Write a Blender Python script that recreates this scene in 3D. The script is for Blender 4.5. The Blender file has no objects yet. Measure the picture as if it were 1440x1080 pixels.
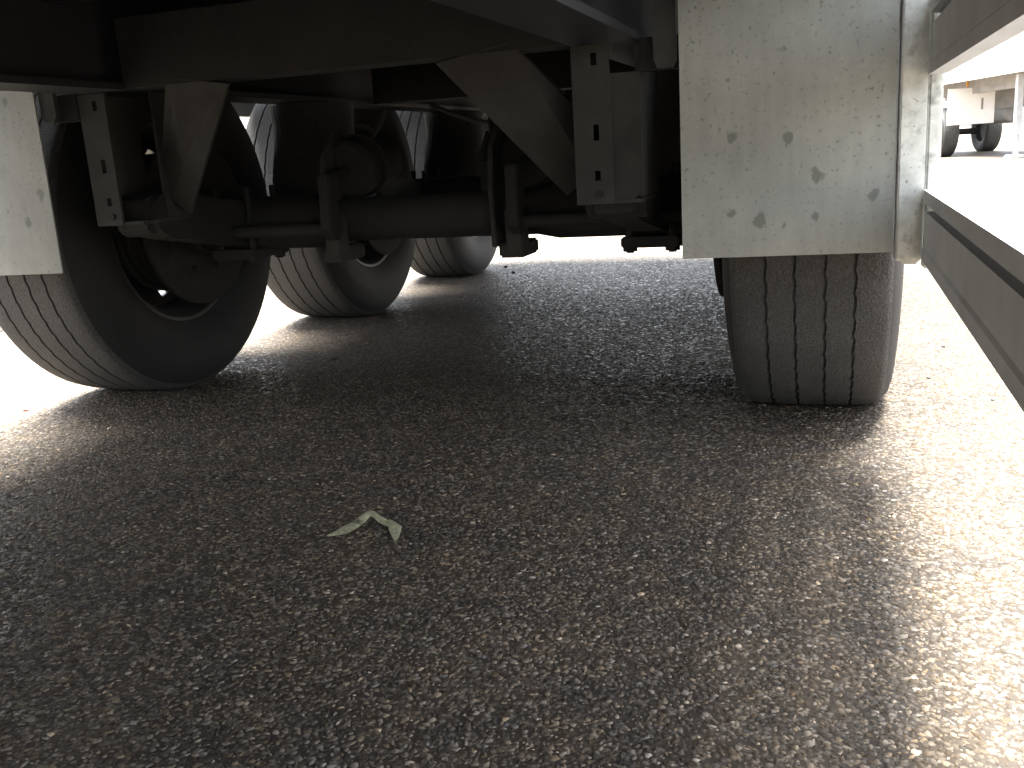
import bpy, bmesh, math, random
import numpy as np
from mathutils import Matrix, Vector

rnd = random.Random(7)
R = math.radians
scene = bpy.context.scene
col = scene.collection

# ------------------------------------------------------------------ camera
CAM_LOC = Vector((1.0672, -2.5304, 0.6549))
YAW, PITCH, ROLL = R(19.06), R(13.53), R(-3.637)
fwd = Vector((-math.sin(YAW) * math.cos(PITCH), math.cos(YAW) * math.cos(PITCH), -math.sin(PITCH)))
right0 = Vector((math.cos(YAW), math.sin(YAW), 0))
up0 = right0.cross(fwd)
right = right0 * math.cos(ROLL) + up0 * math.sin(ROLL)
up = -right0 * math.sin(ROLL) + up0 * math.cos(ROLL)
cam_data = bpy.data.cameras.new('camera')
cam_data.sensor_width = 36.0
cam_data.lens = 1343.9 / 1440 * 36.0
cam_data.clip_start = 0.02
cam_data.clip_end = 2000
cam = bpy.data.objects.new('camera', cam_data)
m = Matrix((right, up, -fwd)).transposed().to_4x4()
m.translation = CAM_LOC
cam.matrix_world = m
col.objects.link(cam)
scene.camera = cam

# ------------------------------------------------------------------ sky and sun
SUN_EL, SUN_AZ = R(82), R(-50)          # azimuth measured from +Y (away from the camera) towards +X
world = bpy.data.worlds.new('World')
scene.world = world
world.use_nodes = True
wn = world.node_tree.nodes
wl = world.node_tree.links
wn.clear()
sky = wn.new('ShaderNodeTexSky')
sky.sky_type = 'NISHITA'
sky.sun_disc = False
sky.sun_elevation = SUN_EL
sky.sun_rotation = SUN_AZ
sky.air_density = 1.0
sky.dust_density = 3.0
sky.ozone_density = 1.0
bg = wn.new('ShaderNodeBackground')
bg.inputs['Strength'].default_value = 0.05
wo = wn.new('ShaderNodeOutputWorld')
hs = wn.new('ShaderNodeHueSaturation')   # bright haze: a paler sky than clear air gives
hs.inputs['Saturation'].default_value = 0.3
wl.new(sky.outputs[0], hs.inputs['Color'])
wl.new(hs.outputs[0], bg.inputs[0])
wl.new(bg.outputs[0], wo.inputs[0])

sun_d = bpy.data.lights.new('sun', 'SUN')
sun_d.energy = 5.0
sun_d.angle = R(48)
sun_d.color = (1.0, 0.96, 0.905)
sun = bpy.data.objects.new('sun', sun_d)
to_sun = Vector((math.sin(SUN_AZ) * math.cos(SUN_EL), math.cos(SUN_AZ) * math.cos(SUN_EL), math.sin(SUN_EL)))
sun.rotation_euler = to_sun.to_track_quat('Z', 'Y').to_euler()
sun.location = (0, 0, 20)
col.objects.link(sun)

scene.view_settings.view_transform = 'Standard'
scene.view_settings.look = 'None'
scene.view_settings.gamma = 1.0
scene.view_settings.exposure = 4.55
scene.view_settings.use_curve_mapping = False
scene.cycles.use_denoising = True
scene.cycles.max_bounces = 10
scene.cycles.diffuse_bounces = 6
scene.cycles.glossy_bounces = 4
scene.cycles.caustics_reflective = False
scene.cycles.caustics_refractive = False

# ------------------------------------------------------------------ materials
def new_mat(name):
    mt = bpy.data.materials.new(name)
    mt.use_nodes = True
    nt = mt.node_tree
    b = nt.nodes['Principled BSDF']
    return mt, nt, b

def noise(nt, scale, detail=4.0, rough=0.55, coord='Object', dist=0.0):
    tc = nt.nodes.new('ShaderNodeTexCoord')
    n = nt.nodes.new('ShaderNodeTexNoise')
    n.inputs['Scale'].default_value = scale
    n.inputs['Detail'].default_value = detail
    n.inputs['Roughness'].default_value = rough
    n.inputs['Distortion'].default_value = dist
    nt.links.new(tc.outputs[coord], n.inputs['Vector'])
    return n

def ramp(nt, src, stops):
    r = nt.nodes.new('ShaderNodeValToRGB')
    el = r.color_ramp.elements
    while len(el) < len(stops):
        el.new(0.5)
    for e, (p, c) in zip(el, stops):
        e.position = p
        e.color = (c[0], c[1], c[2], 1) if not isinstance(c, (int, float)) else (c, c, c, 1)
    nt.links.new(src, r.inputs[0])
    return r

def mix(nt, fac, a, b, mode='MIX'):
    mx = nt.nodes.new('ShaderNodeMix')
    mx.data_type = 'RGBA'
    mx.blend_type = mode
    for idx, v in ((0, fac), (6, a), (7, b)):
        sock = mx.inputs[idx]
        if hasattr(v, 'is_linked'):
            nt.links.new(v, sock)
        elif isinstance(v, (int, float)):
            sock.default_value = v if idx == 0 else (v, v, v, 1)
        else:
            sock.default_value = (v[0], v[1], v[2], 1)
    return mx.outputs[2]

def bump(nt, bsdf, src, strength, dist, prev=None):
    b = nt.nodes.new('ShaderNodeBump')
    b.inputs['Strength'].default_value = strength
    b.inputs['Distance'].default_value = dist
    nt.links.new(src, b.inputs['Height'])
    if prev is not None:
        nt.links.new(prev, b.inputs['Normal'])
    nt.links.new(b.outputs[0], bsdf.inputs['Normal'])
    return b.outputs[0]

def mat_asphalt(name, dark=1.0):
    mt, nt, b = new_mat(name)
    tc = nt.nodes.new('ShaderNodeTexCoord')
    # chippings: cells of about 9 mm, uneven
    wob = nt.nodes.new('ShaderNodeTexNoise'); wob.inputs['Scale'].default_value = 180
    nt.links.new(tc.outputs['Object'], wob.inputs['Vector'])
    addv = nt.nodes.new('ShaderNodeVectorMath'); addv.operation = 'MULTIPLY_ADD'
    addv.inputs[1].default_value = (0.006, 0.006, 0.0)
    nt.links.new(wob.outputs['Color'], addv.inputs[0]); nt.links.new(tc.outputs['Object'], addv.inputs[2])
    v = nt.nodes.new('ShaderNodeTexVoronoi'); v.inputs['Scale'].default_value = 105
    v.inputs['Randomness'].default_value = 1.0
    nt.links.new(addv.outputs[0], v.inputs['Vector'])
    sep = nt.nodes.new('ShaderNodeSeparateColor'); nt.links.new(v.outputs['Color'], sep.inputs[0])
    chip = ramp(nt, sep.outputs[0], [(0.0, (0.055, 0.049, 0.042)), (0.45, (0.095, 0.085, 0.073)), (0.8, (0.14, 0.126, 0.108)), (0.96, (0.20, 0.18, 0.158)), (1.0, (0.34, 0.32, 0.29))])
    edge = ramp(nt, v.outputs['Distance'], [(0.25, 1.0), (0.62, 0.0)])
    colr = mix(nt, edge.outputs[0], (0.046, 0.040, 0.034), chip.outputs[0])
    big = noise(nt, 0.9, 5, 0.6)
    bigr = ramp(nt, big.outputs[0], [(0.3, (0.74, 0.72, 0.70)), (0.7, (1.12, 1.08, 1.02))])
    colr = mix(nt, 1.0, colr, bigr.outputs[0], 'MULTIPLY')
    med = noise(nt, 9, 3, 0.6)
    medr = ramp(nt, med.outputs[0], [(0.35, (0.85, 0.86, 0.88)), (0.65, (1.1, 1.05, 0.98))])
    colr = mix(nt, 1.0, colr, medr.outputs[0], 'MULTIPLY')
    if dark != 1.0:
        colr = mix(nt, 1.0, colr, (dark, dark * 0.95, dark * 0.88), 'MULTIPLY')
    nt.links.new(colr, b.inputs['Base Color'])
    rr = ramp(nt, sep.outputs[1], [(0.0, 0.28), (0.07, 0.36), (0.12, 0.52), (1.0, 0.85)])
    nt.links.new(rr.outputs[0], b.inputs['Roughness'])
    b.inputs['Specular IOR Level'].default_value = 0.13
    fine = noise(nt, 700, 2, 0.6)
    n1 = bump(nt, b, fine.outputs[0], 0.2, 0.001)
    bump(nt, b, edge.outputs[0], 0.4, 0.002, n1)
    return mt

def mat_chippings():
    mt, nt, b = new_mat('asphalt_chippings')
    at = nt.nodes.new('ShaderNodeAttribute'); at.attribute_name = 'tint'
    n = noise(nt, 900, 3, 0.65)
    nr = ramp(nt, n.outputs[0], [(0.3, (0.62, 0.62, 0.62)), (0.7, (1.25, 1.23, 1.2))])
    c = mix(nt, 1.0, at.outputs['Color'], nr.outputs[0], 'MULTIPLY')
    big = noise(nt, 0.9, 5, 0.6)
    bigr = ramp(nt, big.outputs[0], [(0.3, (0.74, 0.72, 0.70)), (0.7, (1.12, 1.08, 1.02))])
    c = mix(nt, 1.0, c, bigr.outputs[0], 'MULTIPLY')
    med = noise(nt, 9, 3, 0.6)
    medr = ramp(nt, med.outputs[0], [(0.35, (0.85, 0.86, 0.88)), (0.65, (1.1, 1.05, 0.98))])
    c = mix(nt, 1.0, c, medr.outputs[0], 'MULTIPLY')
    nt.links.new(c, b.inputs['Base Color'])
    nt.links.new(at.outputs['Alpha'], b.inputs['Roughness'])
    b.inputs['Specular IOR Level'].default_value = 0.04
    bump(nt, b, n.outputs[0], 0.4, 0.0008)
    return mt

def mat_rubber(name, base, grain=True):
    mt, nt, b = new_mat(name)
    n = noise(nt, 190 if grain else 260, 3, 0.7)
    n2 = noise(nt, 7, 4, 0.6)
    r1 = ramp(nt, n.outputs[0], [(0.32, [x * 0.55 for x in base]), (0.62, [x * 1.35 for x in base]), (0.75, [x * 1.9 for x in base])])
    r2 = ramp(nt, n2.outputs[0], [(0.3, (0.75, 0.75, 0.75)), (0.7, (1.2, 1.18, 1.14))])
    c = mix(nt, 1.0, r1.outputs[0], r2.outputs[0], 'MULTIPLY')
    nt.links.new(c, b.inputs['Base Color'])
    b.inputs['Roughness'].default_value = 0.78
    bump(nt, b, n.outputs[0], 1.0 if grain else 0.25, 0.005 if grain else 0.003)
    return mt

def mat_metal(name, base, rough=0.6, var=0.25, scale=14, spots=0.0, spot_col=(0.05, 0.045, 0.04), metallic=0.0, bump_s=0.15):
    mt, nt, b = new_mat(name)
    n = noise(nt, scale, 6, 0.62)
    r1 = ramp(nt, n.outputs[0], [(0.3, [x * (1 - var) for x in base]), (0.7, [x * (1 + var) for x in base])])
    c = r1.outputs[0]
    if spots > 0:
        s1 = noise(nt, 28, 3, 0.55, dist=0.2)
        s1r = ramp(nt, s1.outputs[0], [(0.66 - 0.06 * spots, 0.0), (0.72, 0.7)])
        c = mix(nt, s1r.outputs[0], c, spot_col)
        s2 = noise(nt, 150, 2, 0.5)
        s2r = ramp(nt, s2.outputs[0], [(0.66, 0.0), (0.74, 0.6)])
        c = mix(nt, s2r.outputs[0], c, spot_col)
    nt.links.new(c, b.inputs['Base Color'])
    b.inputs['Roughness'].default_value = rough
    b.inputs['Metallic'].default_value = metallic
    f = noise(nt, 160, 3, 0.6)
    bump(nt, b, f.outputs[0], bump_s, 0.002)
    return mt

def mat_flap():
    # weathered zinc-grey plate: cloudy tone, streaks running down, fine speckle, drops of dirt
    mt, nt, b = new_mat('weathered_zinc_plate')
    tc = nt.nodes.new('ShaderNodeTexCoord')
    cloud = noise(nt, 5.0, 6, 0.62)
    c = ramp(nt, cloud.outputs[0], [(0.3, (0.235, 0.245, 0.228)), (0.55, (0.29, 0.30, 0.275)), (0.75, (0.345, 0.348, 0.318))]).outputs[0]
    mp = nt.nodes.new('ShaderNodeMapping'); mp.inputs['Scale'].default_value = (1.0, 1.0, 0.13)
    nt.links.new(tc.outputs['Object'], mp.inputs['Vector'])
    st = nt.nodes.new('ShaderNodeTexNoise'); st.inputs['Scale'].default_value = 55; st.inputs['Detail'].default_value = 5
    nt.links.new(mp.outputs[0], st.inputs['Vector'])
    str_ = ramp(nt, st.outputs[0], [(0.35, (0.94, 0.94, 0.94)), (0.65, (1.03, 1.03, 1.03))])
    c = mix(nt, 1.0, c, str_.outputs[0], 'MULTIPLY')
    sp = noise(nt, 120, 3, 0.6)
    spr = ramp(nt, sp.outputs[0], [(0.59, 0.0), (0.72, 0.6)])
    c = mix(nt, spr.outputs[0], c, (0.07, 0.073, 0.068))
    # blotches
    v = nt.nodes.new('ShaderNodeTexVoronoi'); v.inputs['Scale'].default_value = 19; v.voronoi_dimensions = '2D'
    mp2 = nt.nodes.new('ShaderNodeMapping'); mp2.inputs['Scale'].default_value = (1.0, 0.75, 1.0)
    wv = noise(nt, 35, 3, 0.6)
    add = nt.nodes.new('ShaderNodeVectorMath'); add.operation = 'MULTIPLY_ADD'; add.inputs[1].default_value = (0.035, 0.0, 0.035)
    nt.links.new(wv.outputs['Color'], add.inputs[0]); nt.links.new(tc.outputs['Object'], add.inputs[2])
    sx = nt.nodes.new('ShaderNodeSeparateXYZ'); cx2 = nt.nodes.new('ShaderNodeCombineXYZ')
    nt.links.new(add.outputs[0], sx.inputs[0]); nt.links.new(sx.outputs['X'], cx2.inputs['X']); nt.links.new(sx.outputs['Z'], cx2.inputs['Y'])
    nt.links.new(cx2.outputs[0], mp2.inputs['Vector']); nt.links.new(mp2.outputs[0], v.inputs['Vector'])
    sep = nt.nodes.new('ShaderNodeSeparateColor'); nt.links.new(v.outputs['Color'], sep.inputs[0])
    size = nt.nodes.new('ShaderNodeMath'); size.operation = 'MULTIPLY_ADD'; size.inputs[1].default_value = 0.30; size.inputs[2].default_value = -0.05
    pw = nt.nodes.new('ShaderNodeMath'); pw.operation = 'POWER'; pw.inputs[1].default_value = 4.0
    nt.links.new(sep.outputs[0], pw.inputs[0]); nt.links.new(pw.outputs[0], size.inputs[0])
    sub = nt.nodes.new('ShaderNodeMath'); sub.operation = 'SUBTRACT'
    nt.links.new(size.outputs[0], sub.inputs[0]); nt.links.new(v.outputs['Distance'], sub.inputs[1])
    blot = ramp(nt, sub.outputs[0], [(0.0, 0.0), (0.07, 0.6)])
    c = mix(nt, blot.outputs[0], c, (0.085, 0.088, 0.08))
    nt.links.new(c, b.inputs['Base Color'])
    b.inputs['Roughness'].default_value = 0.62
    b.inputs['Specular IOR Level'].default_value = 0.35
    bump(nt, b, cloud.outputs[0], 0.12, 0.004)
    return mt

M = {
    'asphalt': mat_asphalt('asphalt'),
    'asphalt_dark': mat_asphalt('dark_asphalt', 0.2),
    'chips': mat_chippings(),
    'tread': mat_rubber('tyre_rubber', (0.044, 0.045, 0.045)),
    'sidewall': mat_rubber('tyre_sidewall', (0.010, 0.010, 0.010), False),
    'flap': mat_flap(),
    'zinc': mat_metal('galvanised_steel', (0.52, 0.54, 0.51), 0.5, 0.22, 30, 1.8, (0.12, 0.12, 0.11), 0.1),
    'alu': mat_metal('dull_aluminium', (0.47, 0.49, 0.515), 0.65, 0.12, 8, 0.0, metallic=0.1),
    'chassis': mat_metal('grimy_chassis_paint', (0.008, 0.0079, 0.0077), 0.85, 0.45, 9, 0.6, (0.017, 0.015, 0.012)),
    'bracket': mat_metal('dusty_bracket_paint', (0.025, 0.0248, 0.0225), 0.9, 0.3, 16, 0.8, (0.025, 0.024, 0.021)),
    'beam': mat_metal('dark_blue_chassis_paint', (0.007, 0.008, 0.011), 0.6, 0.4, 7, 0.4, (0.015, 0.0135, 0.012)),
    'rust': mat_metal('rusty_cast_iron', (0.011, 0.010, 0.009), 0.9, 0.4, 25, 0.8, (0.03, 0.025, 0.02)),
    'rim': mat_metal('brake_dust_on_wheel_paint', (0.024, 0.0235, 0.023), 0.5, 0.2, 18, 0.8, (0.035, 0.03, 0.026)),
    'white': mat_metal('white_body_paint', (0.78, 0.78, 0.77), 0.4, 0.04, 3),
    'floor': mat_metal('dark_floor_boards', (0.028, 0.030, 0.036), 0.85, 0.35, 6),
    'leaf': mat_metal('dried_leaf', (0.60, 0.59, 0.40), 0.7, 0.3, 90, 1.6, (0.10, 0.095, 0.06), bump_s=0.4),
    'pebble': mat_metal('dark_pebble', (0.07, 0.062, 0.055), 0.7, 0.3, 200),
    'redpebble': mat_metal('red_pebble', (0.30, 0.12, 0.08), 0.8, 0.3, 200),
    'glare_veiled': mat_metal('glare_veiled_chassis_paint', (0.24, 0.235, 0.225), 0.8, 0.2, 5),  # far trailer's underside: pale veil of lens glare put into the colour
    'amber': mat_metal('amber_plastic', (0.6, 0.28, 0.05), 0.3, 0.05, 20),
}

# ------------------------------------------------------------------ mesh helpers
def tag(o, label=None, cat=None, group=None, kind=None):
    if label: o['label'] = label
    if cat: o['category'] = cat
    if group: o['group'] = group
    if kind: o['kind'] = kind
    return o

def link(name, me, mat=None, parent=None):
    o = bpy.data.objects.new(name, me)
    if mat is not None and len(me.materials) == 0:
        me.materials.append(mat)
    col.objects.link(o)
    if parent is not None:
        o.parent = parent
    return o

def empty(name, loc=(0, 0, 0), rz=0.0):
    o = bpy.data.objects.new(name, None)
    o.empty_display_size = 0.2
    o.location = loc
    o.rotation_euler = (0, 0, rz)
    col.objects.link(o)
    return o

class MB:
    def __init__(self):
        self.bm = bmesh.new()
    def box(self, x0, x1, y0, y1, z0, z1, bev=0.0):
        tmp = bmesh.new()
        bmesh.ops.create_cube(tmp, size=1.0)
        for v in tmp.verts:
            v.co = Vector(((x0 + x1) / 2 + v.co.x * (x1 - x0), (y0 + y1) / 2 + v.co.y * (y1 - y0), (z0 + z1) / 2 + v.co.z * (z1 - z0)))
        if bev > 0:
            bmesh.ops.bevel(tmp, geom=tmp.edges[:], offset=bev, segments=2, affect='EDGES')
        self._merge(tmp)
        return self
    def _merge(self, tmp):
        me = bpy.data.meshes.new('tmp')
        tmp.to_mesh(me); tmp.free()
        self.bm.from_mesh(me)
        bpy.data.meshes.remove(me)
    def cyl(self, a, b, r0, r1=None, n=24, cap=True, bev=0.0):
        r1 = r0 if r1 is None else r1
        a, b = Vector(a), Vector(b)
        d = b - a
        q = d.to_track_quat('Z', 'Y').to_matrix()
        rings = []
        prof = [(0, r0), (1, r1)] if bev <= 0 else [(0, r0 - bev), (bev / d.length, r0), (1 - bev / d.length, r1), (1, r1 - bev)]
        for t, r in prof:
            rings.append([self.bm.verts.new(a + d * t + q @ Vector((r * math.cos(2 * math.pi * i / n), r * math.sin(2 * math.pi * i / n), 0))) for i in range(n)])
        for r0_, r1_ in zip(rings, rings[1:]):
            for i in range(n):
                self.bm.faces.new((r0_[i], r0_[(i + 1) % n], r1_[(i + 1) % n], r1_[i]))
        if cap:
            self.bm.faces.new(rings[0][::-1]); self.bm.faces.new(rings[-1])
        return self
    def tube(self, pts, r, n=10):
        for a, b in zip(pts, pts[1:]):
            self.cyl(a, b, r, n=n)
        return self
    def prism(self, poly, axis, a, b, bev=0.0):
        # poly in the two other axes, extruded along axis from a to b
        tmp = bmesh.new()
        def mk(p, t):
            if axis == 'y': return Vector((p[0], t, p[1]))
            if axis == 'x': return Vector((t, p[0], p[1]))
            return Vector((p[0], p[1], t))
        A = [tmp.verts.new(mk(p, a)) for p in poly]
        B = [tmp.verts.new(mk(p, b)) for p in poly]
        n = len(poly)
        tmp.faces.new(A); tmp.faces.new(B[::-1])
        for i in range(n):
            tmp.faces.new((A[(i + 1) % n], A[i], B[i], B[(i + 1) % n]))
        bmesh.ops.recalc_face_normals(tmp, faces=tmp.faces[:])
        if bev > 0:
            bmesh.ops.bevel(tmp, geom=tmp.edges[:], offset=bev, segments=2, affect='EDGES')
        self._merge(tmp)
        return self
    def lathe_x(self, prof, n=64, close=False):
        # prof: (x, r) list turned about the X axis
        rings = []
        for x, r in prof:
            rings.append([self.bm.verts.new((x, r * math.sin(2 * math.pi * i / n), -r * math.cos(2 * math.pi * i / n))) for i in range(n)])
        pairs = list(zip(rings, rings[1:]))
        if close: pairs.append((rings[-1], rings[0]))
        for a, b in pairs:
            for i in range(n):
                self.bm.faces.new((a[i], a[(i + 1) % n], b[(i + 1) % n], b[i]))
        return self
    def mesh(self, name, smooth=False, angle=40):
        me = bpy.data.meshes.new(name)
        bmesh.ops.recalc_face_normals(self.bm, faces=self.bm.faces[:])
        self.bm.to_mesh(me); self.bm.free()
        if smooth:
            me.shade_smooth()
            try:
                me.set_sharp_from_angle(angle=R(angle))
            except Exception:
                pass
        return me
    def build(self, name, mat, parent=None, smooth=False, angle=40):
        return link(name, self.mesh(name, smooth, angle), mat, parent)

def copy_tree(o, parent=None, mirror=False):
    c = o.copy(); col.objects.link(c); c.parent = parent
    for ch in list(o.children):
        copy_tree(ch, c)
    return c

# ------------------------------------------------------------------ ground
me = bpy.data.meshes.new('asphalt_ground')
S = 400
me.from_pydata([(-S, -S, 0), (S, -S, 0), (S, S, 0), (-S, S, 0)], [], [(0, 1, 2, 3)])
tag(link('asphalt_ground', me, M['asphalt']), kind='structure')

# darker strip in the asphalt beyond the left wheels
n = 70
vs, fs = [], []
for i in range(n + 1):
    y = -1.0 + 9.0 * i / n
    a = -2.62 + 0.05 * math.sin(y * 2.1) + rnd.uniform(-0.03, 0.03)
    b = -3.25 + 0.06 * math.sin(y * 1.3 + 1) + rnd.uniform(-0.03, 0.03)
    vs += [(a, y, 0.004), (b, y, 0.004)]
for i in range(n):
    fs.append((2 * i, 2 * i + 2, 2 * i + 3, 2 * i + 1))
me = bpy.data.meshes.new('asphalt_dark_strip')
me.from_pydata(vs, [], fs)
tag(link('asphalt_dark_strip', me, M['asphalt_dark']), kind='structure')

# stone chippings standing proud of the binder in the nearer ground
def build_chippings():
    rng = np.random.default_rng(3)
    pts = []
    cx, cy = CAM_LOC.x, CAM_LOC.y
    def zone(x0, x1, y0, y1, c, s0, s1, fade=False):
        nx, ny = int((x1 - x0) / c), int((y1 - y0) / c)
        gx, gy = np.meshgrid(np.arange(nx), np.arange(ny))
        x = x0 + (gx.ravel() + rng.random(nx * ny)) * c
        y = y0 + (gy.ravel() + rng.random(nx * ny)) * c
        # keep what the lens or a camera a step aside can see
        dx, dy = x - cx, y - cy
        d = dx * fwd.x + dy * fwd.y
        l = dx * right0.x + dy * right0.y
        keep = (np.abs(l) < 0.62 * d + 0.25) & (d > 0.55)
        # nothing inside the tyre contact patches
        for tx in (-1.02, 1.02):
            for k in range(3):
                keep &= ~((np.abs(x - tx) < 0.15) & (np.abs(y - 1.31 * k) < 0.13))
        if fade:      # thin out with distance, where single stones can no longer be seen
            keep &= rng.random(len(x)) > (y - y0) / (y1 - y0)
        x, y = x[keep], y[keep]
        s = s0 + (s1 - s0) * rng.random(len(x)) ** 1.8
        pts.append(np.stack([x, y, s], 1))
    zone(-0.9, 2.0, -2.0, -0.75, 0.0072, 0.0024, 0.0068)
    zone(-1.6, 2.1, -0.75, 0.15, 0.0098, 0.0030, 0.0068)
    zone(-1.8, 2.1, 0.15, 2.6, 0.0120, 0.0035, 0.0068, True)
    P = np.concatenate(pts)
    N = len(P)
    k = 6
    ang = (np.arange(k)[None, :] + rng.uniform(-0.45, 0.45, (N, k))) * (2 * np.pi / k) + rng.random((N, 1)) * 6.28
    el = rng.uniform(0.38, 1.0, (N, 1))
    rot = rng.random((N, 1)) * np.pi
    def ring(rs, z):
        lx = np.cos(ang) * rs; ly = np.sin(ang) * rs * el
        X = lx * np.cos(rot) - ly * np.sin(rot); Y = lx * np.sin(rot) + ly * np.cos(rot)
        return X, Y, z
    s = P[:, 2:3]
    hgt = s * rng.uniform(0.03, 0.17, (N, 1)) + 0.0002
    hgt *= np.where(P[:, 1:2] > 0.15, 0.45, 1.0)
    ro = s * rng.uniform(0.72, 1.3, (N, k)); ri = ro * rng.uniform(0.66, 0.94, (N, k))
    tx = rng.normal(0, 0.055, (N, 1)); ty = rng.normal(0, 0.055, (N, 1))
    Xo, Yo, _ = ring(ro, 0); Xi, Yi, _ = ring(ri, 0)
    Zo = np.full((N, k), -0.0025)
    Zi = hgt + Xi * tx + Yi * ty + rng.normal(0, 0.00025, (N, k))
    V = np.empty((N, 2 * k, 3), np.float32)
    V[:, :k, 0] = Xo + P[:, 0:1]; V[:, :k, 1] = Yo + P[:, 1:2]; V[:, :k, 2] = Zo
    V[:, k:, 0] = Xi + P[:, 0:1]; V[:, k:, 1] = Yi + P[:, 1:2]; V[:, k:, 2] = Zi
    loops = []
    counts = []
    top = list(range(k, 2 * k)); loops += top; counts.append(k)
    for i in range(k):
        j = (i + 1) % k
        loops += [i, j, k + j, k + i]; counts.append(4)
    loops = np.array(loops); counts = np.array(counts)
    L = (loops[None, :] + (np.arange(N) * 2 * k)[:, None]).ravel().astype(np.int32)
    Cn = np.tile(counts, N)
    starts = np.concatenate([[0], np.cumsum(Cn)[:-1]]).astype(np.int32)
    me = bpy.data.meshes.new('stone_chippings')
    me.vertices.add(N * 2 * k); me.vertices.foreach_set('co', V.ravel())
    me.loops.add(len(L)); me.loops.foreach_set('vertex_index', L)
    me.polygons.add(len(Cn)); me.polygons.foreach_set('loop_start', starts)
    me.polygons.foreach_set('loop_total', Cn.astype(np.int32))
    me.update(calc_edges=True)
    # colour of each stone: greys and tans, a few pale quartz bits
    g = 0.055 + 0.17 * rng.random(N) ** 1.6
    pale = rng.random(N) < 0.03
    g[pale] = rng.uniform(0.22, 0.45, pale.sum())
    warm = rng.normal(0.13, 0.05, N)
    C = np.ones((N, 2 * k, 4), np.float32)
    C[:, :, 0] = (g * (1 + warm))[:, None]
    C[:, :, 1] = g[:, None]
    C[:, :, 2] = (g * (1 - warm * 1.1))[:, None]
    C[:, :, 3] = np.where(rng.random(N) < 0.04, 0.22, rng.uniform(0.7, 1.0, N))[:, None]
    at = me.attributes.new('tint', 'FLOAT_COLOR', 'POINT')
    at.data.foreach_set('color', C.ravel())
    me.validate()
    o = link('stone_chippings', me, M['chips'])
    tag(o, 'grey and tan stone chippings bedded in the asphalt', 'chippings', kind='stuff')
build_chippings()

# ------------------------------------------------------------------ the trailer in the foreground
TR = 2.04 / 2          # half track
AX = 1.31              # axle spacing
ZC = 0.512             # wheel centre height
trailer = empty('semi_trailer', (0, 0, 0))
tag(trailer, 'parked semi-trailer seen from beneath, three axles with wide single tyres filling the view', 'trailer')

# --- wheel: steel rim (part) with tyre, drum and hub (sub-parts); built with its outer side towards +X
def make_tyre_mesh():
    Ro = 0.524
    grooves = [-0.088, -0.030, 0.030, 0.088]
    gw, gd = 0.0028, 0.006
    NW, ST = 62, 8
    N = NW * ST
    # profile from inner bead over the tread to outer bead
    base = []
    side = [(-0.140, 0.292), (-0.158, 0.318), (-0.176, 0.352), (-0.185, 0.395), (-0.184, 0.430), (-0.177, 0.462), (-0.168, 0.488), (-0.161, 0.503), (-0.153, 0.5135), (-0.146, 0.5170)]
    for x, r in side: base.append((x, r, None))
    xs = -0.140
    def crown(x): return Ro - 0.0045 * (abs(x) / 0.146) ** 2.4 - 0.0005
    prev = -0.143
    for gi, g in enumerate(grooves):
        a, b = prev, g - gw
        for t in (0.25, 0.6):
            base.append((a + (b - a) * t, None, None))
        for off, dep in ((-gw * 1.25, 0), (-gw * 0.8, 0.85), (0, 1.0), (gw * 0.8, 0.85), (gw * 1.25, 0)):
            base.append((g + off, dep, gi))
        prev = g + gw
    for t in (0.3, 0.65):
        base.append((prev + (0.143 - prev) * t, None, None))
    for x, r in reversed(side): base.append((-x, r, None))
    K = len(base)
    verts, faces = [], []
    r2 = random.Random(5)
    ph = [r2.random() * 6.28 for _ in grooves]
    for i in range(N):
        th = 2 * math.pi * i / N
        sn, cs = math.sin(th), math.cos(th)
        wear = 0.0008 * math.sin(th * 5 + 1)
        for (x, r, g) in base:
            if g is not None:
                w = th * NW + ph[g]
                # notched zig-zag edge
                wav = 0.0016 * (math.sin(w) + 0.5 * math.sin(2 * w + 0.7))
                xx = x + wav
                rr = crown(x) - gd * r + wear
            elif r is None:
                xx = x; rr = crown(x) + wear
            else:
                xx, rr = x, r
            y, z = rr * sn, -rr * cs
            if z < -ZC + 0.001:
                # flattened by the load, sidewall bulging a little
                z = -ZC + 0.001
            if z < -0.36:
                xx *= 1 + 0.05 * (-z - 0.36) / 0.15 if rr < 0.5 else 1
            verts.append((xx, y, z))
    for i in range(N):
        j = (i + 1) % N
        for k in range(K - 1):
            faces.append((i * K + k, j * K + k, j * K + k + 1, i * K + k + 1))
        faces.append((i * K + K - 1, j * K + K - 1, j * K, i * K))
    me = bpy.data.meshes.new('tyre')
    me.from_pydata(verts, [], faces)
    bm = bmesh.new(); bm.from_mesh(me); bmesh.ops.recalc_face_normals(bm, faces=bm.faces[:]); bm.to_mesh(me); bm.free()
    me.materials.append(M['tread']); me.materials.append(M['sidewall'])
    for p in me.polygons:
        k = p.index % K
        if k < 7 or k >= K - 8: p.material_index = 1
    me.shade_smooth(); me.set_sharp_from_angle(angle=R(38))
    return me

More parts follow.
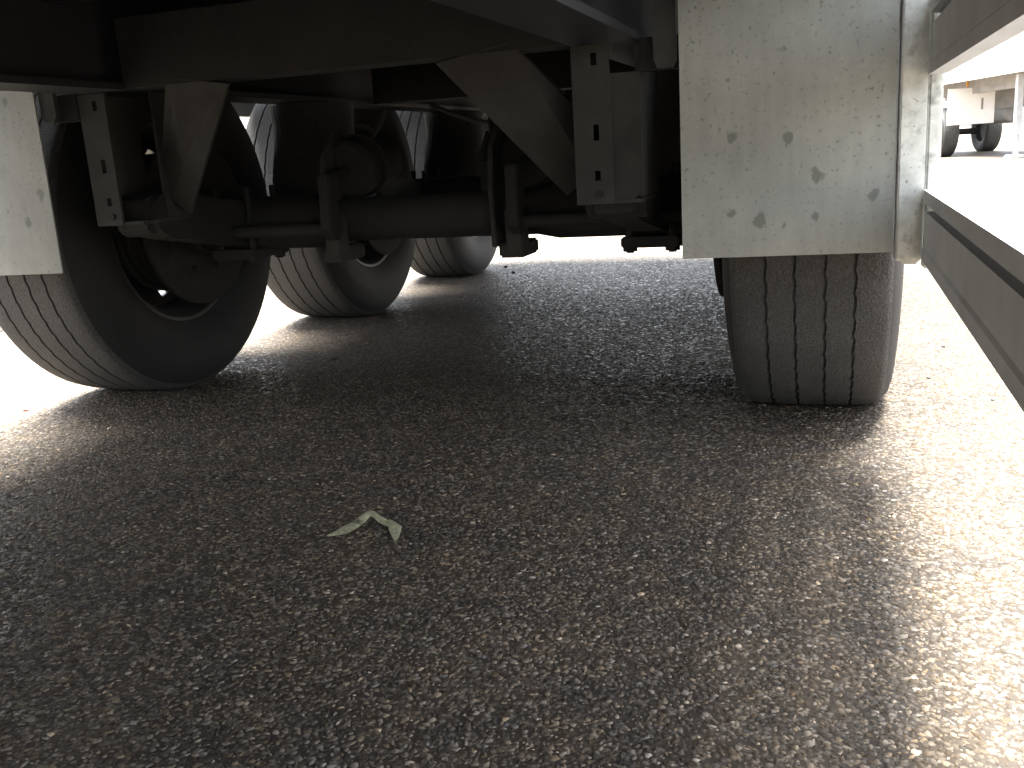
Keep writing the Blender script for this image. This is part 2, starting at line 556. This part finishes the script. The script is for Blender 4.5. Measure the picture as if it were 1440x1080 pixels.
def make_rim_mesh():
    b = MB()
    t = 0.008
    outer = [(-0.150, 0.306), (-0.146, 0.300), (-0.138, 0.296), (-0.125, 0.286), (-0.06, 0.280), (-0.02, 0.268), (0.04, 0.268), (0.10, 0.284), (0.138, 0.290), (0.146, 0.299), (0.150, 0.306)]
    inner = [(x * 1.0, r - t) for x, r in reversed(outer)]
    b.lathe_x(outer + inner, 72, close=True)
    # disc with ten hand holes
    NA = 120
    radii = [0.110, 0.150, 0.185, 0.203, 0.222, 0.240, 0.262]
    def dx(r): return 0.015 - 0.045 * max(0, (r - 0.18) / 0.08) if r > 0.18 else 0.015
    grids = []
    for side in (0, 0.012):
        g = [[b.bm.verts.new((dx(r) + side, r * math.sin(2 * math.pi * i / NA), -r * math.cos(2 * math.pi * i / NA))) for i in range(NA)] for r in radii]
        grids.append(g)
    hole = set()
    for h in range(10):
        c = int(h * 12 + 8)
        for ri in (4,):
            for w in range(-2, 1):
                hole.add((ri, (c + w) % NA))
    for ri in range(len(radii) - 1):
        for i in range(NA):
            if (ri, i) in hole: continue
            j = (i + 1) % NA
            for g in grids:
                b.bm.faces.new((g[ri][i], g[ri][j], g[ri + 1][j], g[ri + 1][i]))
            for (nr, ni, e) in ((ri, (i - 1) % NA, 0), (ri, j, 1), (ri - 1, i, 2), (ri + 1, i, 3)):
                if (nr, ni) in hole:
                    A, B = grids
                    q = {0: ((ri, i), (ri + 1, i)), 1: ((ri, j), (ri + 1, j)), 2: ((ri, i), (ri, j)), 3: ((ri + 1, i), (ri + 1, j))}[e]
                    (p0, p1) = q
                    b.bm.faces.new((A[p0[0]][p0[1]], A[p1[0]][p1[1]], B[p1[0]][p1[1]], B[p0[0]][p0[1]]))
    return b.mesh('wheel', True, 35)

def make_drum_mesh():
    b = MB()
    b.lathe_x([(-0.02, 0.06), (-0.02, 0.150), (-0.03, 0.185), (-0.055, 0.203), (-0.20, 0.206), (-0.212, 0.252), (-0.226, 0.252), (-0.232, 0.205), (-0.23, 0.190), (-0.225, 0.10), (-0.27, 0.095), (-0.27, 0.06)], 56)
    # cooling ribs and dust-cover bolts
    for x in (-0.085, -0.12, -0.155):
        b.lathe_x([(x - 0.006, 0.203), (x - 0.004, 0.211), (x + 0.004, 0.211), (x + 0.006, 0.203)], 56)
    for i in range(8):
        a = 2 * math.pi * (i + 0.5) / 8
        b.cyl((-0.222, 0.15 * math.sin(a), 0.15 * math.cos(a)), (-0.243, 0.15 * math.sin(a), 0.15 * math.cos(a)), 0.012, n=6)
    return b.mesh('brake_drum', True, 35)

def make_hub_mesh():
    b = MB()
    b.cyl((0.0, 0, 0), (0.13, 0, 0), 0.095, 0.085, 32, bev=0.008)
    for i in range(10):
        a = 2 * math.pi * i / 10
        b.cyl((0.02, 0.168 * math.sin(a), 0.168 * math.cos(a)), (0.055, 0.168 * math.sin(a), 0.168 * math.cos(a)), 0.016, n=6)
    return b.mesh('hub', True, 35)

tyre_me, rim_me, drum_me, hub_me = make_tyre_mesh(), make_rim_mesh(), make_drum_mesh(), make_hub_mesh()
def add_wheel(parent, x, y, z, flip):
    w = link('wheel', rim_me, M['rim'], parent)
    w.location = (x, y, z)
    if flip: w.rotation_euler = (0, 0, math.pi)
    link('tyre', tyre_me, M['tread'], w)
    d = link('brake_drum', drum_me, M['rust'], w)
    link('hub', hub_me, M['chassis'], w)
    return w
for k in range(3):
    add_wheel(trailer, TR, AX * k, ZC, False)
    add_wheel(trailer, -TR, AX * k, ZC, True)

# --- axles with clamps, arms, air springs, brake chambers
def make_axle_mesh():
    b = MB()
    b.lathe_x([(-0.80, 0.0), (-0.80, 0.075), (-0.70, 0.078), (-0.36, 0.078), (-0.30, 0.062), (0.30, 0.062), (0.36, 0.074), (0.70, 0.074), (0.80, 0.075), (0.80, 0.0)], 40)
    return b.mesh('axle', True, 35)
axle_me = make_axle_mesh()
def make_arm_mesh(s):
    b = MB()
    x0, x1 = s * 0.62 - 0.045, s * 0.62 + 0.045
    b.prism([(-0.50, 0.02), (-0.40, -0.005), (-0.1, -0.055), (0.2, -0.075), (0.62, -0.10), (0.62, -0.06), (0.2, 0.02), (-0.1, 0.075), (-0.42, 0.12), (-0.50, 0.10)], 'x', x0, x1, 0.006)
    # pivot bush
    b.cyl((x0 - 0.02, -0.44, 0.06), (x1 + 0.02, -0.44, 0.06), 0.055, n=24)
    return b.mesh('trailing_arm', True, 35)
arm_me = {s: make_arm_mesh(s) for s in (-1, 1)}
def make_clamp_mesh(s):
    b = MB()
    x = s * 0.62
    b.box(x - 0.075, x + 0.075, -0.095, 0.095, -0.098, -0.070, 0.004)
    for dx in (-0.055, 0.055):
        for dy in (-0.07, 0.07):
            b.cyl((x + dx, dy, -0.112), (x + dx, dy, 0.11), 0.010, n=10)
            b.cyl((x + dx, dy, -0.108), (x + dx, dy, -0.094), 0.019, n=6)
    return b.mesh('axle_clamp', True, 35)
clamp_me = {s: make_clamp_mesh(s) for s in (-1, 1)}
def make_spring_mesh(s):
    b = MB()
    prof = [(0.0, 0.0), (0.0, 0.10), (0.05, 0.115), (0.10, 0.115), (0.14, 0.15), (0.19, 0.158), (0.24, 0.15), (0.30, 0.14), (0.36, 0.135), (0.40, 0.14), (0.434, 0.14), (0.434, 0.0)]
    n = 32
    rings = []
    for z, r in prof:
        rings.append([b.bm.verts.new((s * 0.62 + max(r, 0.001) * math.cos(2 * math.pi * i / n), 0.46 + max(r, 0.001) * math.sin(2 * math.pi * i / n), -0.075 + z)) for i in range(n)])
    for a, c in zip(rings, rings[1:]):
        for i in range(n):
            b.bm.faces.new((a[i], a[(i + 1) % n], c[(i + 1) % n], c[i]))
    return b.mesh('air_spring', True, 50)
spring_me = {s: make_spring_mesh(s) for s in (-1, 1)}
def make_chamber_bracket_mesh(s):
    b = MB()
    x = s * 0.27
    # upright plate standing on the axle, foot block hanging below it
    b.prism([(-0.10, -0.085), (0.06, -0.085), (0.085, 0.05), (0.06, 0.235), (0.00, 0.255), (-0.085, 0.18), (-0.105, 0.06)], 'x', x - 0.075 if s > 0 else x - 0.035, x - 0.060 if s > 0 else x - 0.020, 0.003)
    b.box(x - 0.06, x + 0.012, -0.09, 0.05, -0.115, -0.074, 0.006)
    b.box(x - 0.03, x + 0.02, -0.115, -0.06, -0.10, 0.02, 0.006)
    return b.mesh('chamber_bracket', True, 35)
def make_chamber_mesh(s):
    b = MB()
    x = s * 0.27
    b.cyl((x + 0.01, -0.02, 0.14), (x + 0.01, 0.06, 0.15), 0.082, n=28, bev=0.012)
    b.cyl((x + 0.01, 0.06, 0.15), (x + 0.01, 0.075, 0.152), 0.092, n=28, bev=0.004)
    b.cyl((x + 0.01, 0.075, 0.152), (x + 0.01, 0.22, 0.17), 0.080, n=28, bev=0.02)
    b.cyl((x + 0.01, -0.02, 0.14), (x + 0.01, -0.14, 0.125), 0.011, n=12)
    # slack adjuster lever on the camshaft
    b.prism([(-0.165, 0.13), (-0.13, 0.135), (-0.105, -0.02), (-0.14, -0.05), (-0.175, -0.02)], 'x', x - 0.005, x + 0.03, 0.004)
    b.cyl((x, -0.14, -0.015), (x + s * 0.48, -0.14, -0.015), 0.017, n=14)
    return b.mesh('brake_chamber', True, 35)
cb_me = {s: make_chamber_bracket_mesh(s) for s in (-1, 1)}
ch_me = {s: make_chamber_mesh(s) for s in (-1, 1)}
AXZ = 0.498
for k in range(3):
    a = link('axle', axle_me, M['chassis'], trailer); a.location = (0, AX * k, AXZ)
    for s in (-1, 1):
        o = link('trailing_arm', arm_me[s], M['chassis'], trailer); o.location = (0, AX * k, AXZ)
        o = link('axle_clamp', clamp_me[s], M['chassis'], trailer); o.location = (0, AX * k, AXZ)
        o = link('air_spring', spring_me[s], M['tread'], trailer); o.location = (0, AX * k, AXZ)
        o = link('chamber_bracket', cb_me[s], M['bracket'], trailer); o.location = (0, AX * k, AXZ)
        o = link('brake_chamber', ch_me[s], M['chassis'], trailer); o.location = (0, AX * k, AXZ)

# --- main beams, cross members, floor
Y0, Y1 = -8.6, 3.45
for s in (-1, 1):
    x = s * 0.62
    b = MB()
    b.box(x - 0.07, x + 0.07, Y0 + 0.5, Y1 - 0.05, 0.860, 0.876)
    b.box(x - 0.007, x + 0.007, Y0 + 0.5, Y1 - 0.05, 0.876, 1.134)
    b.box(x - 0.07, x + 0.07, Y0 + 0.5, Y1 - 0.05, 1.134, 1.148)
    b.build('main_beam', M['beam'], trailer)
y = Y0 + 0.7
joist_me = None
while y < Y1 - 0.2:
    if joist_me is None:
        b = MB()
        b.box(-0.548, 0.548, -0.004, 0.004, 1.03, 1.148); b.box(-0.548, 0.548, 0.004, 0.045, 1.03, 1.038)
        b.box(-1.22, -0.70, -0.004, 0.004, 1.06, 1.148); b.box(0.70, 1.22, -0.004, 0.004, 1.06, 1.148)
        joist_me = b.mesh('floor_joist')
    o = link('floor_joist', joist_me, M['beam'], trailer); o.location = (0, y, 0)
    y += 0.42
bw = 2.44 / 9
board_me = MB().box(-bw / 2 + 0.003, bw / 2 - 0.003, Y0 + 0.05, Y1 - 0.02, 1.150, 1.178).mesh('floor_board')
for i in range(9):
    o = link('floor_board', board_me, M['floor'], trailer); o.location = (-1.22 + bw * (i + 0.5), 0, 0)
# body above
b = MB()
b.box(-1.25, 1.25, Y0, Y1, 1.182, 3.95, 0.02)
b.build('body', M['white'], trailer)
for s in (-1, 1):
    MB().box(s * 1.235 - 0.022, s * 1.235 + 0.022, Y0, Y1, 1.06, 1.180, 0.004).build('side_sill', M['alu'], trailer)
MB().box(-1.21, 1.21, Y1 - 0.05, Y1 + 0.03, 1.02, 1.180, 0.005).build('rear_sill', M['alu'], trailer)

# cross member ahead of the first axle and the same behind each
def cross_member(y):
    b = MB()
    b.box(-0.548, 0.548, y - 0.006, y + 0.006, 0.872, 1.02)
    b.box(-0.548, 0.548, y - 0.006, y + 0.09, 0.862, 0.872)
    return b.build('cross_member', M['chassis'], trailer)
for yy in (-0.545, 0.80, 2.10, 3.15):
    cross_member(yy)

# hanger brackets: flange with slots, web behind, lip at the foot
def hanger(s, y):
    xa = 0.553 if s > 0 else -0.690          # left edge of the slotted flange as one faces it
    o = None
    b = MB()
    # flange as strips round three slots
    w = 0.078
    zs = [(0.599, 0.010), (0.686, 0.016), (0.830, 0.012)]
    xc0, xc1 = xa + 0.040, xa + 0.053
    b.box(xa, xc0, y, y + 0.008, 0.541, 0.858)
    b.box(xc1, xa + w, y, y + 0.008, 0.541, 0.858)
    last = 0.541
    for zc, h in zs:
        b.box(xc0, xc1, y, y + 0.008, last, zc - h); last = zc + h
    b.box(xc0, xc1, y, y + 0.008, last, 0.858)
    o = b.build('hanger_bracket', M['bracket'], trailer)
    b = MB()
    b.box(xa, xa + 0.008, y + 0.009, y + 0.20, 0.541, 0.858)
    b.build('web', M['bracket'], o)
    b = MB()
    b.box(xa + 0.009, xa + 0.137, y + 0.004, y + 0.19, 0.541, 0.549)
    b.build('foot_lip', M['bracket'], o)
    b = MB()
    b.box(xa + 0.129, xa + 0.137, y + (0.015 if s > 0 else 0.10), y + 0.20, 0.552, 0.858)
    b.build('web', M['bracket'], o)
    if s > 0:
        b = MB()
        b.prism([(xa + w - 0.012, 0.545), (xa + 0.120, 0.549), (xa + 0.137, 0.565), (xa + 0.139, 0.80), (xa + w - 0.012, 0.80)], 'y', y + 0.0085, y + 0.0135)
        b.build('cover_plate', M['bracket'], o)
    # pivot bolt head
    b = MB()
    b.cyl((xa + 0.05, y - 0.004, 0.563), (xa + 0.05, y + 0.003, 0.563), 0.008, n=8)
    b.build('bolt', M['chassis'], o)
    return o
for s in (-1, 1):
    hanger(s, -0.55)
# diagonal braces from hanger foot up to the cross member
for s in (-1, 1):
    lo_i, lo_o = Vector((s * 0.500, -0.43, 0.556)), Vector((s * 0.556, -0.43, 0.60))
    lo_o2 = Vector((s * 0.560, -0.43, 0.710))
    hi_i, hi_o = Vector((s * 0.258, -0.552, 0.850)), Vector((s * 0.425, -0.552, 0.878))
    bm = bmesh.new()
    th = Vector((0, 0.012, 0.004))
    poly = [lo_i, lo_o, lo_o2, hi_o, hi_i]
    A = [bm.verts.new(p) for p in poly]; B = [bm.verts.new(p + th) for p in poly]
    bm.faces.new(A); bm.faces.new(B[::-1])
    for i in range(5):
        bm.faces.new((A[i], B[i], B[(i + 1) % 5], A[(i + 1) % 5]))
    # stiffening flange along the outer edge
    bmesh.ops.recalc_face_normals(bm, faces=bm.faces[:])
    me = bpy.data.meshes.new('brace'); bm.to_mesh(me); bm.free()
    link('brace', me, M['bracket'], trailer)

# outriggers and flap brackets
for s in (-1, 1):
    lo, hi = sorted((s * 0.692, s * 0.780))
    MB().box(lo, hi, -0.55, -0.49, 0.800, 0.862, 0.003).build('outrigger', M['chassis'], trailer)
    lo, hi = sorted((s * 0.728, s * 0.772))
    MB().prism([(lo, 0.812), (lo + 0.008, 0.798), (hi - 0.008, 0.798), (hi, 0.812), (hi, 1.055), (lo, 1.055)], 'y', -0.588, -0.575).build('flap_bracket', M['bracket'], trailer)

# mud flaps of stiff plate in front of the first wheels, slightly bowed
def mud_flap(s):
    nx, nz = 14, 18
    x0, x1, z0, z1 = 0.779, 1.170, 0.430, 1.05
    vs, fs = [], []
    for layer in (0, 1):
        for j in range(nz + 1):
            for i in range(nx + 1):
                u, v = i / nx, j / nz
                yy = -0.600 + 0.004 * layer - 0.004 * math.sin(math.pi * u) * (1 - v) + 0.003 * math.sin(3 * u + 2 * v)
                vs.append((s * (x0 + (x1 - x0) * u), yy, z0 + (z1 - z0) * v + (0.003 * (u - 0.5) * s if j == 0 else 0)))
    W = nx + 1; L = W * (nz + 1)
    for j in range(nz):
        for i in range(nx):
            a = j * W + i
            fs.append((a, a + 1, a + W + 1, a + W)); fs.append((L + a, L + a + W, L + a + W + 1, L + a + 1))
    for i in range(nx):
        fs.append((i, L + i, L + i + 1, i + 1)); t = nz * W + i; fs.append((t, t + 1, L + t + 1, L + t))
    for j in range(nz):
        a = j * W; fs.append((a, a + W, L + a + W, L + a)); c = a + nx; fs.append((c, L + c, L + c + W, c + W))
    me = bpy.data.meshes.new('mud_flap'); me.from_pydata(vs, [], fs)
    bm = bmesh.new(); bm.from_mesh(me); bmesh.ops.recalc_face_normals(bm, faces=bm.faces[:]); bm.to_mesh(me); bm.free()
    me.shade_smooth(); me.set_sharp_from_angle(angle=R(40))
    o = link('mud_flap', me, M['flap'], trailer)
    for (x, z) in ((0.80, 0.97), (1.0, 0.97), (1.15, 0.97)):
        MB().cyl((s * x, -0.612, z), (s * x, -0.598, z), 0.008, n=6).build('rivet', M['zinc'], o)
    return o
mud_flap(1); mud_flap(-1)

# side guards: posts and C-profile rails ahead of the wheels on both sides
def guard_rail(s, z0, z1, y0, y1):
    # inner face towards the trailer centre; a raised lip above and below a shallow panel
    xi, xo = 1.220, 1.250
    d = 0.004
    prof = [(xi, z0), (xi, z0 + 0.020), (xi + d, z0 + 0.024), (xi + d, z1 - 0.040), (xi + 0.017, z1 - 0.038), (xi + 0.017, z1 - 0.026), (xi, z1 - 0.024), (xi, z1), (xo, z1), (xo, z0)]
    prof = [(s * x, z) for x, z in prof]
    return MB().prism(prof, 'y', y0, y1).build('guard_rail', M['alu'], trailer)
for s in (1,):
    guard_rail(s, 0.418, 0.545, -5.2, -0.612)
    guard_rail(s, 0.745, 0.872, -5.2, -0.612)
    for yy in (-0.60, -2.95, -5.1):
        b = MB()
        # folded post: front face, rolled edge, return along the side
        lo, hi = sorted((s * 1.176, s * 1.221)) if yy > -1 else sorted((s * 1.176, s * 1.217))
        y_f = yy - 0.010 if yy > -1 else yy
        b.box(lo, hi, y_f, y_f + 0.006, 0.415, 1.055, 0.0025)
        lo2, hi2 = sorted((s * 1.1745, s * 1.1800))
        b.box(lo2, hi2, y_f + 0.007, y_f + 0.055, 0.418, 1.055)
        p = b.build('guard_post', M['zinc'], trailer)
        if yy > -1:
            lo3, hi3 = sorted((s * 1.2225, s * 1.2470))
            MB().box(lo3, hi3, yy - 0.006, yy + 0.03, 0.40, 1.055, 0.004).build('outer_flange', M['zinc'], p)
            MB().box(min(s * 1.186, s * 1.216), max(s * 1.186, s * 1.216), y_f + 0.008, y_f + 0.07, 0.408, 0.430, 0.003).build('foot', M['zinc'], p)
# unseen box added under the left side ahead of the wheels to block light
bx = MB().box(-1.245, -0.80, -5.0, -0.98, 0.45, 1.055, 0.012)
bx = bx.build('unseen_shade_box', M['alu'], trailer)
for yy in (-4.3, -3.4, -2.5):
    MB().box(-1.262, -1.246, yy - 0.06, yy + 0.06, 0.74, 0.80, 0.004).build('shade_box_latch', M['zinc'], bx)
# longitudinal bars outside the wheels that carry the wheel guards
for s in (-1, 1):
    MB().box(s * 1.232 - 0.014, s * 1.232 + 0.014, -0.50, 3.3, 0.868, 0.93, 0.003).build('wheel_guard_bar', M['alu'], trailer)
    for yy in (0.655, 1.965, 3.22):
        MB().box(s * 1.232 - 0.010, s * 1.232 + 0.010, yy - 0.02, yy + 0.02, 0.932, 1.058, 0.002).build('bar_strut', M['alu'], trailer)
# landing legs of the near trailer, well behind the camera
for s in (-1, 1):
    b = MB()
    b.box(s * 0.85 - 0.06, s * 0.85 + 0.06, -6.06, -5.94, 0.35, 1.05, 0.006)
    b.box(s * 0.85 - 0.045, s * 0.85 + 0.045, -6.045, -5.955, 0.05, 0.36, 0.006)
    l = b.build('landing_leg', M['chassis'], trailer)
    MB().box(s * 0.85 - 0.13, s * 0.85 + 0.13, -6.12, -5.88, 0.004, 0.055, 0.006).build('foot', M['chassis'], l)

# air hoses sagging between the hanger and the axle
def hose(pts, r):
    cu = bpy.data.curves.new('air_hose', 'CURVE'); cu.dimensions = '3D'; cu.bevel_depth = r; cu.bevel_resolution = 3
    sp = cu.splines.new('NURBS'); sp.points.add(len(pts) - 1)
    for p, q in zip(sp.points, pts): p.co = (*q, 1)
    sp.use_endpoint_u = True; sp.order_u = 4
    tmp = bpy.data.objects.new('air_hose', cu); col.objects.link(tmp)
    dg = bpy.context.evaluated_depsgraph_get()
    me = bpy.data.meshes.new_from_object(tmp.evaluated_get(dg))
    bpy.data.objects.remove(tmp)
    me.materials.clear()
    return link('air_hose', me, M['tread'], trailer)
hose([(-0.20, 0.15, 0.80), (-0.22, 0.02, 0.66), (-0.30, -0.02, 0.60), (-0.27, 0.10, 0.64)], 0.008)
hose([(0.10, 0.25, 0.84), (0.12, 0.10, 0.66), (0.22, 0.02, 0.60), (0.27, 0.10, 0.65)], 0.008)
hose([(0.15, 0.9, 0.86), (-0.05, 0.95, 0.70), (-0.25, 1.0, 0.78), (-0.45, 1.1, 0.86)], 0.010)

# ------------------------------------------------------------------ torn leaf on the ground
def px_ground(px, py, z=0.0):
    f = 1343.9
    d = fwd + right * ((px - 720) / f) - up * ((py - 540) / f)
    t = (z - CAM_LOC.z) / d.z
    return CAM_LOC + d * t
def leaf():
    # two blades joined at a fold, right one doubled back: strips of (outer edge, inner edge, lift)
    bands = [
        [((460, 757), (461, 757.5), 3), ((472, 751), (474, 757), 7), ((484, 744), (488, 755), 10), ((496, 738), (502, 748), 9), ((508, 730), (514, 739), 13), ((516, 727.5), (521, 732), 17), ((524, 726), (523, 732), 17), ((530, 726.5), (527, 734), 15), ((537, 731), (533, 739), 9), ((546, 735), (541, 743), 7), ((553, 738), (547, 745), 5)],
        [((548, 734), (546, 743), 8), ((557, 739), (547, 749), 12), ((566, 745), (550, 756), 9), ((564, 752), (553, 761), 6), ((560, 762), (556, 765.5), 4)],
    ]
    bm = bmesh.new()
    r2 = random.Random(2)
    for band in bands:
        rows = []
        for (a, b_, lift) in band:
            pa, pb = px_ground(*a), px_ground(*b_)
            row = []
            for k in range(4):
                t = k / 3
                p = pa.lerp(pb, t)
                p.z = 0.004 + 0.001 * lift * (0.35 + 0.65 * math.sin(math.pi * t)) * 0.7 + r2.uniform(-0.0006, 0.0006)
                row.append(bm.verts.new(p))
            rows.append(row)
        for ra, rb in zip(rows, rows[1:]):
            for k in range(3):
                bm.faces.new((ra[k], ra[k + 1], rb[k + 1], rb[k]))
    bmesh.ops.solidify(bm, geom=bm.faces[:], thickness=0.0006)
    bmesh.ops.recalc_face_normals(bm, faces=bm.faces[:])
    me = bpy.data.meshes.new('torn_leaf'); bm.to_mesh(me); bm.free()
    me.shade_smooth(); me.set_sharp_from_angle(angle=R(50))
    tag(link('torn_leaf', me, M['leaf']), 'pale green folded strip of torn leaf lying on the shaded asphalt', 'leaf')
leaf()

# loose bits on the ground
def pebble(px, py, size, mat, label):
    p = px_ground(px, py)
    bm = bmesh.new()
    bmesh.ops.create_icosphere(bm, subdivisions=2, radius=1.0)
    r2 = random.Random(int(px))
    for v in bm.verts:
        k = 1 + r2.uniform(-0.18, 0.18)
        v.co = Vector((v.co.x * size * k, v.co.y * size * 0.75 * k, v.co.z * size * 0.55 * k))
    me = bpy.data.meshes.new('pebble'); bm.to_mesh(me); bm.free()
    o = link('pebble', me, M[mat]); o.location = (p.x, p.y, size * 0.45); o.rotation_euler = (0, 0, r2.random() * 3)
    tag(o, label, 'pebble', 'loose pebbles on the asphalt')
pebble(36, 578, 0.008, 'redpebble', 'reddish loose chip on the bright ground left of the nearest tyre')
pebble(72, 556, 0.005, 'pebble', 'tiny dark pebble on bright ground right of and behind the reddish chip')
pebble(72, 524, 0.005, 'pebble', 'tiny dark pebble on bright ground nearest the left tyre tread')
pebble(711, 376, 0.012, 'pebble', 'dark pebble just right of the farthest wheel')
pebble(722, 384, 0.012, 'pebble', 'dark pebble in the glare, right-hand one beside the farthest wheel')
pebble(1327, 488, 0.007, 'pebble', 'small dark pebble on blown-out ground beside the right tyre, nearest the guard rail')
pebble(1396, 563, 0.006, 'pebble', 'small dark pebble on the sunlit ground below the guard rail')
pebble(1306, 532, 0.006, 'pebble', 'small dark pebble on sunlit ground between the right tyre and the rail')
pebble(470, 505, 0.010, 'pebble', 'small dark scrap on shaded asphalt right of the nearest left tyre')

# ------------------------------------------------------------------ parked trailer beyond, at the right
def far_trailer(name, loc, rz, label, with_box, legs_y, body_z, wheels, ylen):
    t = empty(name, loc, rz)
    tag(t, label, 'trailer', 'white trailers parked further off')
    b = MB(); b.box(-1.25, 1.25, ylen[0], ylen[1], body_z, body_z + 2.7, 0.02); b.build('body', M['white'], t)
    for s in (-1, 1):
        MB().box(s * 1.23 - 0.03, s * 1.23 + 0.03, ylen[0], ylen[1], body_z - 0.12, body_z - 0.002, 0.004).build('side_sill', M['alu'], t)
        b = MB()
        b.box(s * 0.62 - 0.07, s * 0.62 + 0.07, ylen[0] + 0.3, ylen[1] - 0.1, body_z - 0.34, body_z - 0.002)
        b.build('main_beam', M['glare_veiled'], t)
    for (wx, wy) in wheels:
        w = link('wheel', rim_me, M['rim'], t); w.location = (wx, wy, ZC); w.rotation_euler = (0, 0, math.pi if wx < 0 else 0)
        link('tyre', tyre_me, M['tread'], w)
    for wy in sorted({w[1] for w in wheels if w[0] > 0}):
        a = link('axle', axle_me, M['glare_veiled'], t); a.location = (0, wy, AXZ)
    for ly in legs_y:
        for s in (-1, 1):
            b = MB()
            b.box(s * 0.95 - 0.055, s * 0.95 + 0.055, ly - 0.055, ly + 0.055, 0.42, body_z - 0.13, 0.005)
            b.cyl((s * 0.95, ly, 0.05), (s * 0.95, ly, 0.44), 0.045, n=16)
            l = b.build('landing_leg', M['alu'], t)
            MB().prism([(s * 0.95 - 0.17, 0.004), (s * 0.95 + 0.17, 0.004), (s * 0.95 + 0.12, 0.06), (s * 0.95 - 0.12, 0.06)], 'y', ly - 0.14, ly + 0.14, 0.004).build('foot', M['alu'], l)
    return t

def px_dir(px, py):
    f = 1343.9
    return fwd + right * ((px - 720) / f) - up * ((py - 540) / f)
ft = far_trailer('parked_trailer', (4.25, 21.2, 0), R(15.5), 'overexposed white trailer parked beyond the guard rails at the right edge', True, (-3.35,), 1.62,
                 [(-1.02, 0.0), (-1.02, 1.31), (-1.02, 2.62), (1.02, 2.62)], (-9.0, 4.2))
b = MB()
b.box(-1.18, -0.22, -0.66, -0.62, 0.66, 1.40, 0.006)
pl = b.build('mud_flap', M['white'], ft)
MB().box(-0.50, -0.46, -0.668, -0.661, 0.95, 1.18).build('slot', M['glare_veiled'], pl)
MB().box(-0.46, -0.38, -0.64, -0.60, 1.41, 1.60).build('flap_bracket', M['white'], ft)
MB().cyl((0.25, -0.5, 0.83), (0.25, 0.5, 0.83), 0.19, n=28, bev=0.03).build('air_tank', M['glare_veiled'], ft)
MB().box(-0.80, -0.76, -0.63, -0.58, 1.42, 1.56, 0.004).build('marker_lamp', M['amber'], ft)
MB().box(-0.21, 1.15, -0.58, -0.54, 0.95, 1.48, 0.004).build('cross_member', M['glare_veiled'], ft)

far_trailer('parked_trailer', (-9.6, 8.0, 0), R(0), 'white trailer parked beyond the left wheels, glimpsed through the gap between them', False, (-5.0,), 1.22,
            [(-1.02, 4.6), (1.02, 4.6), (-1.02, 5.91), (1.02, 5.91), (-1.02, 7.22), (1.02, 7.22)], (-4.0, 8.9))
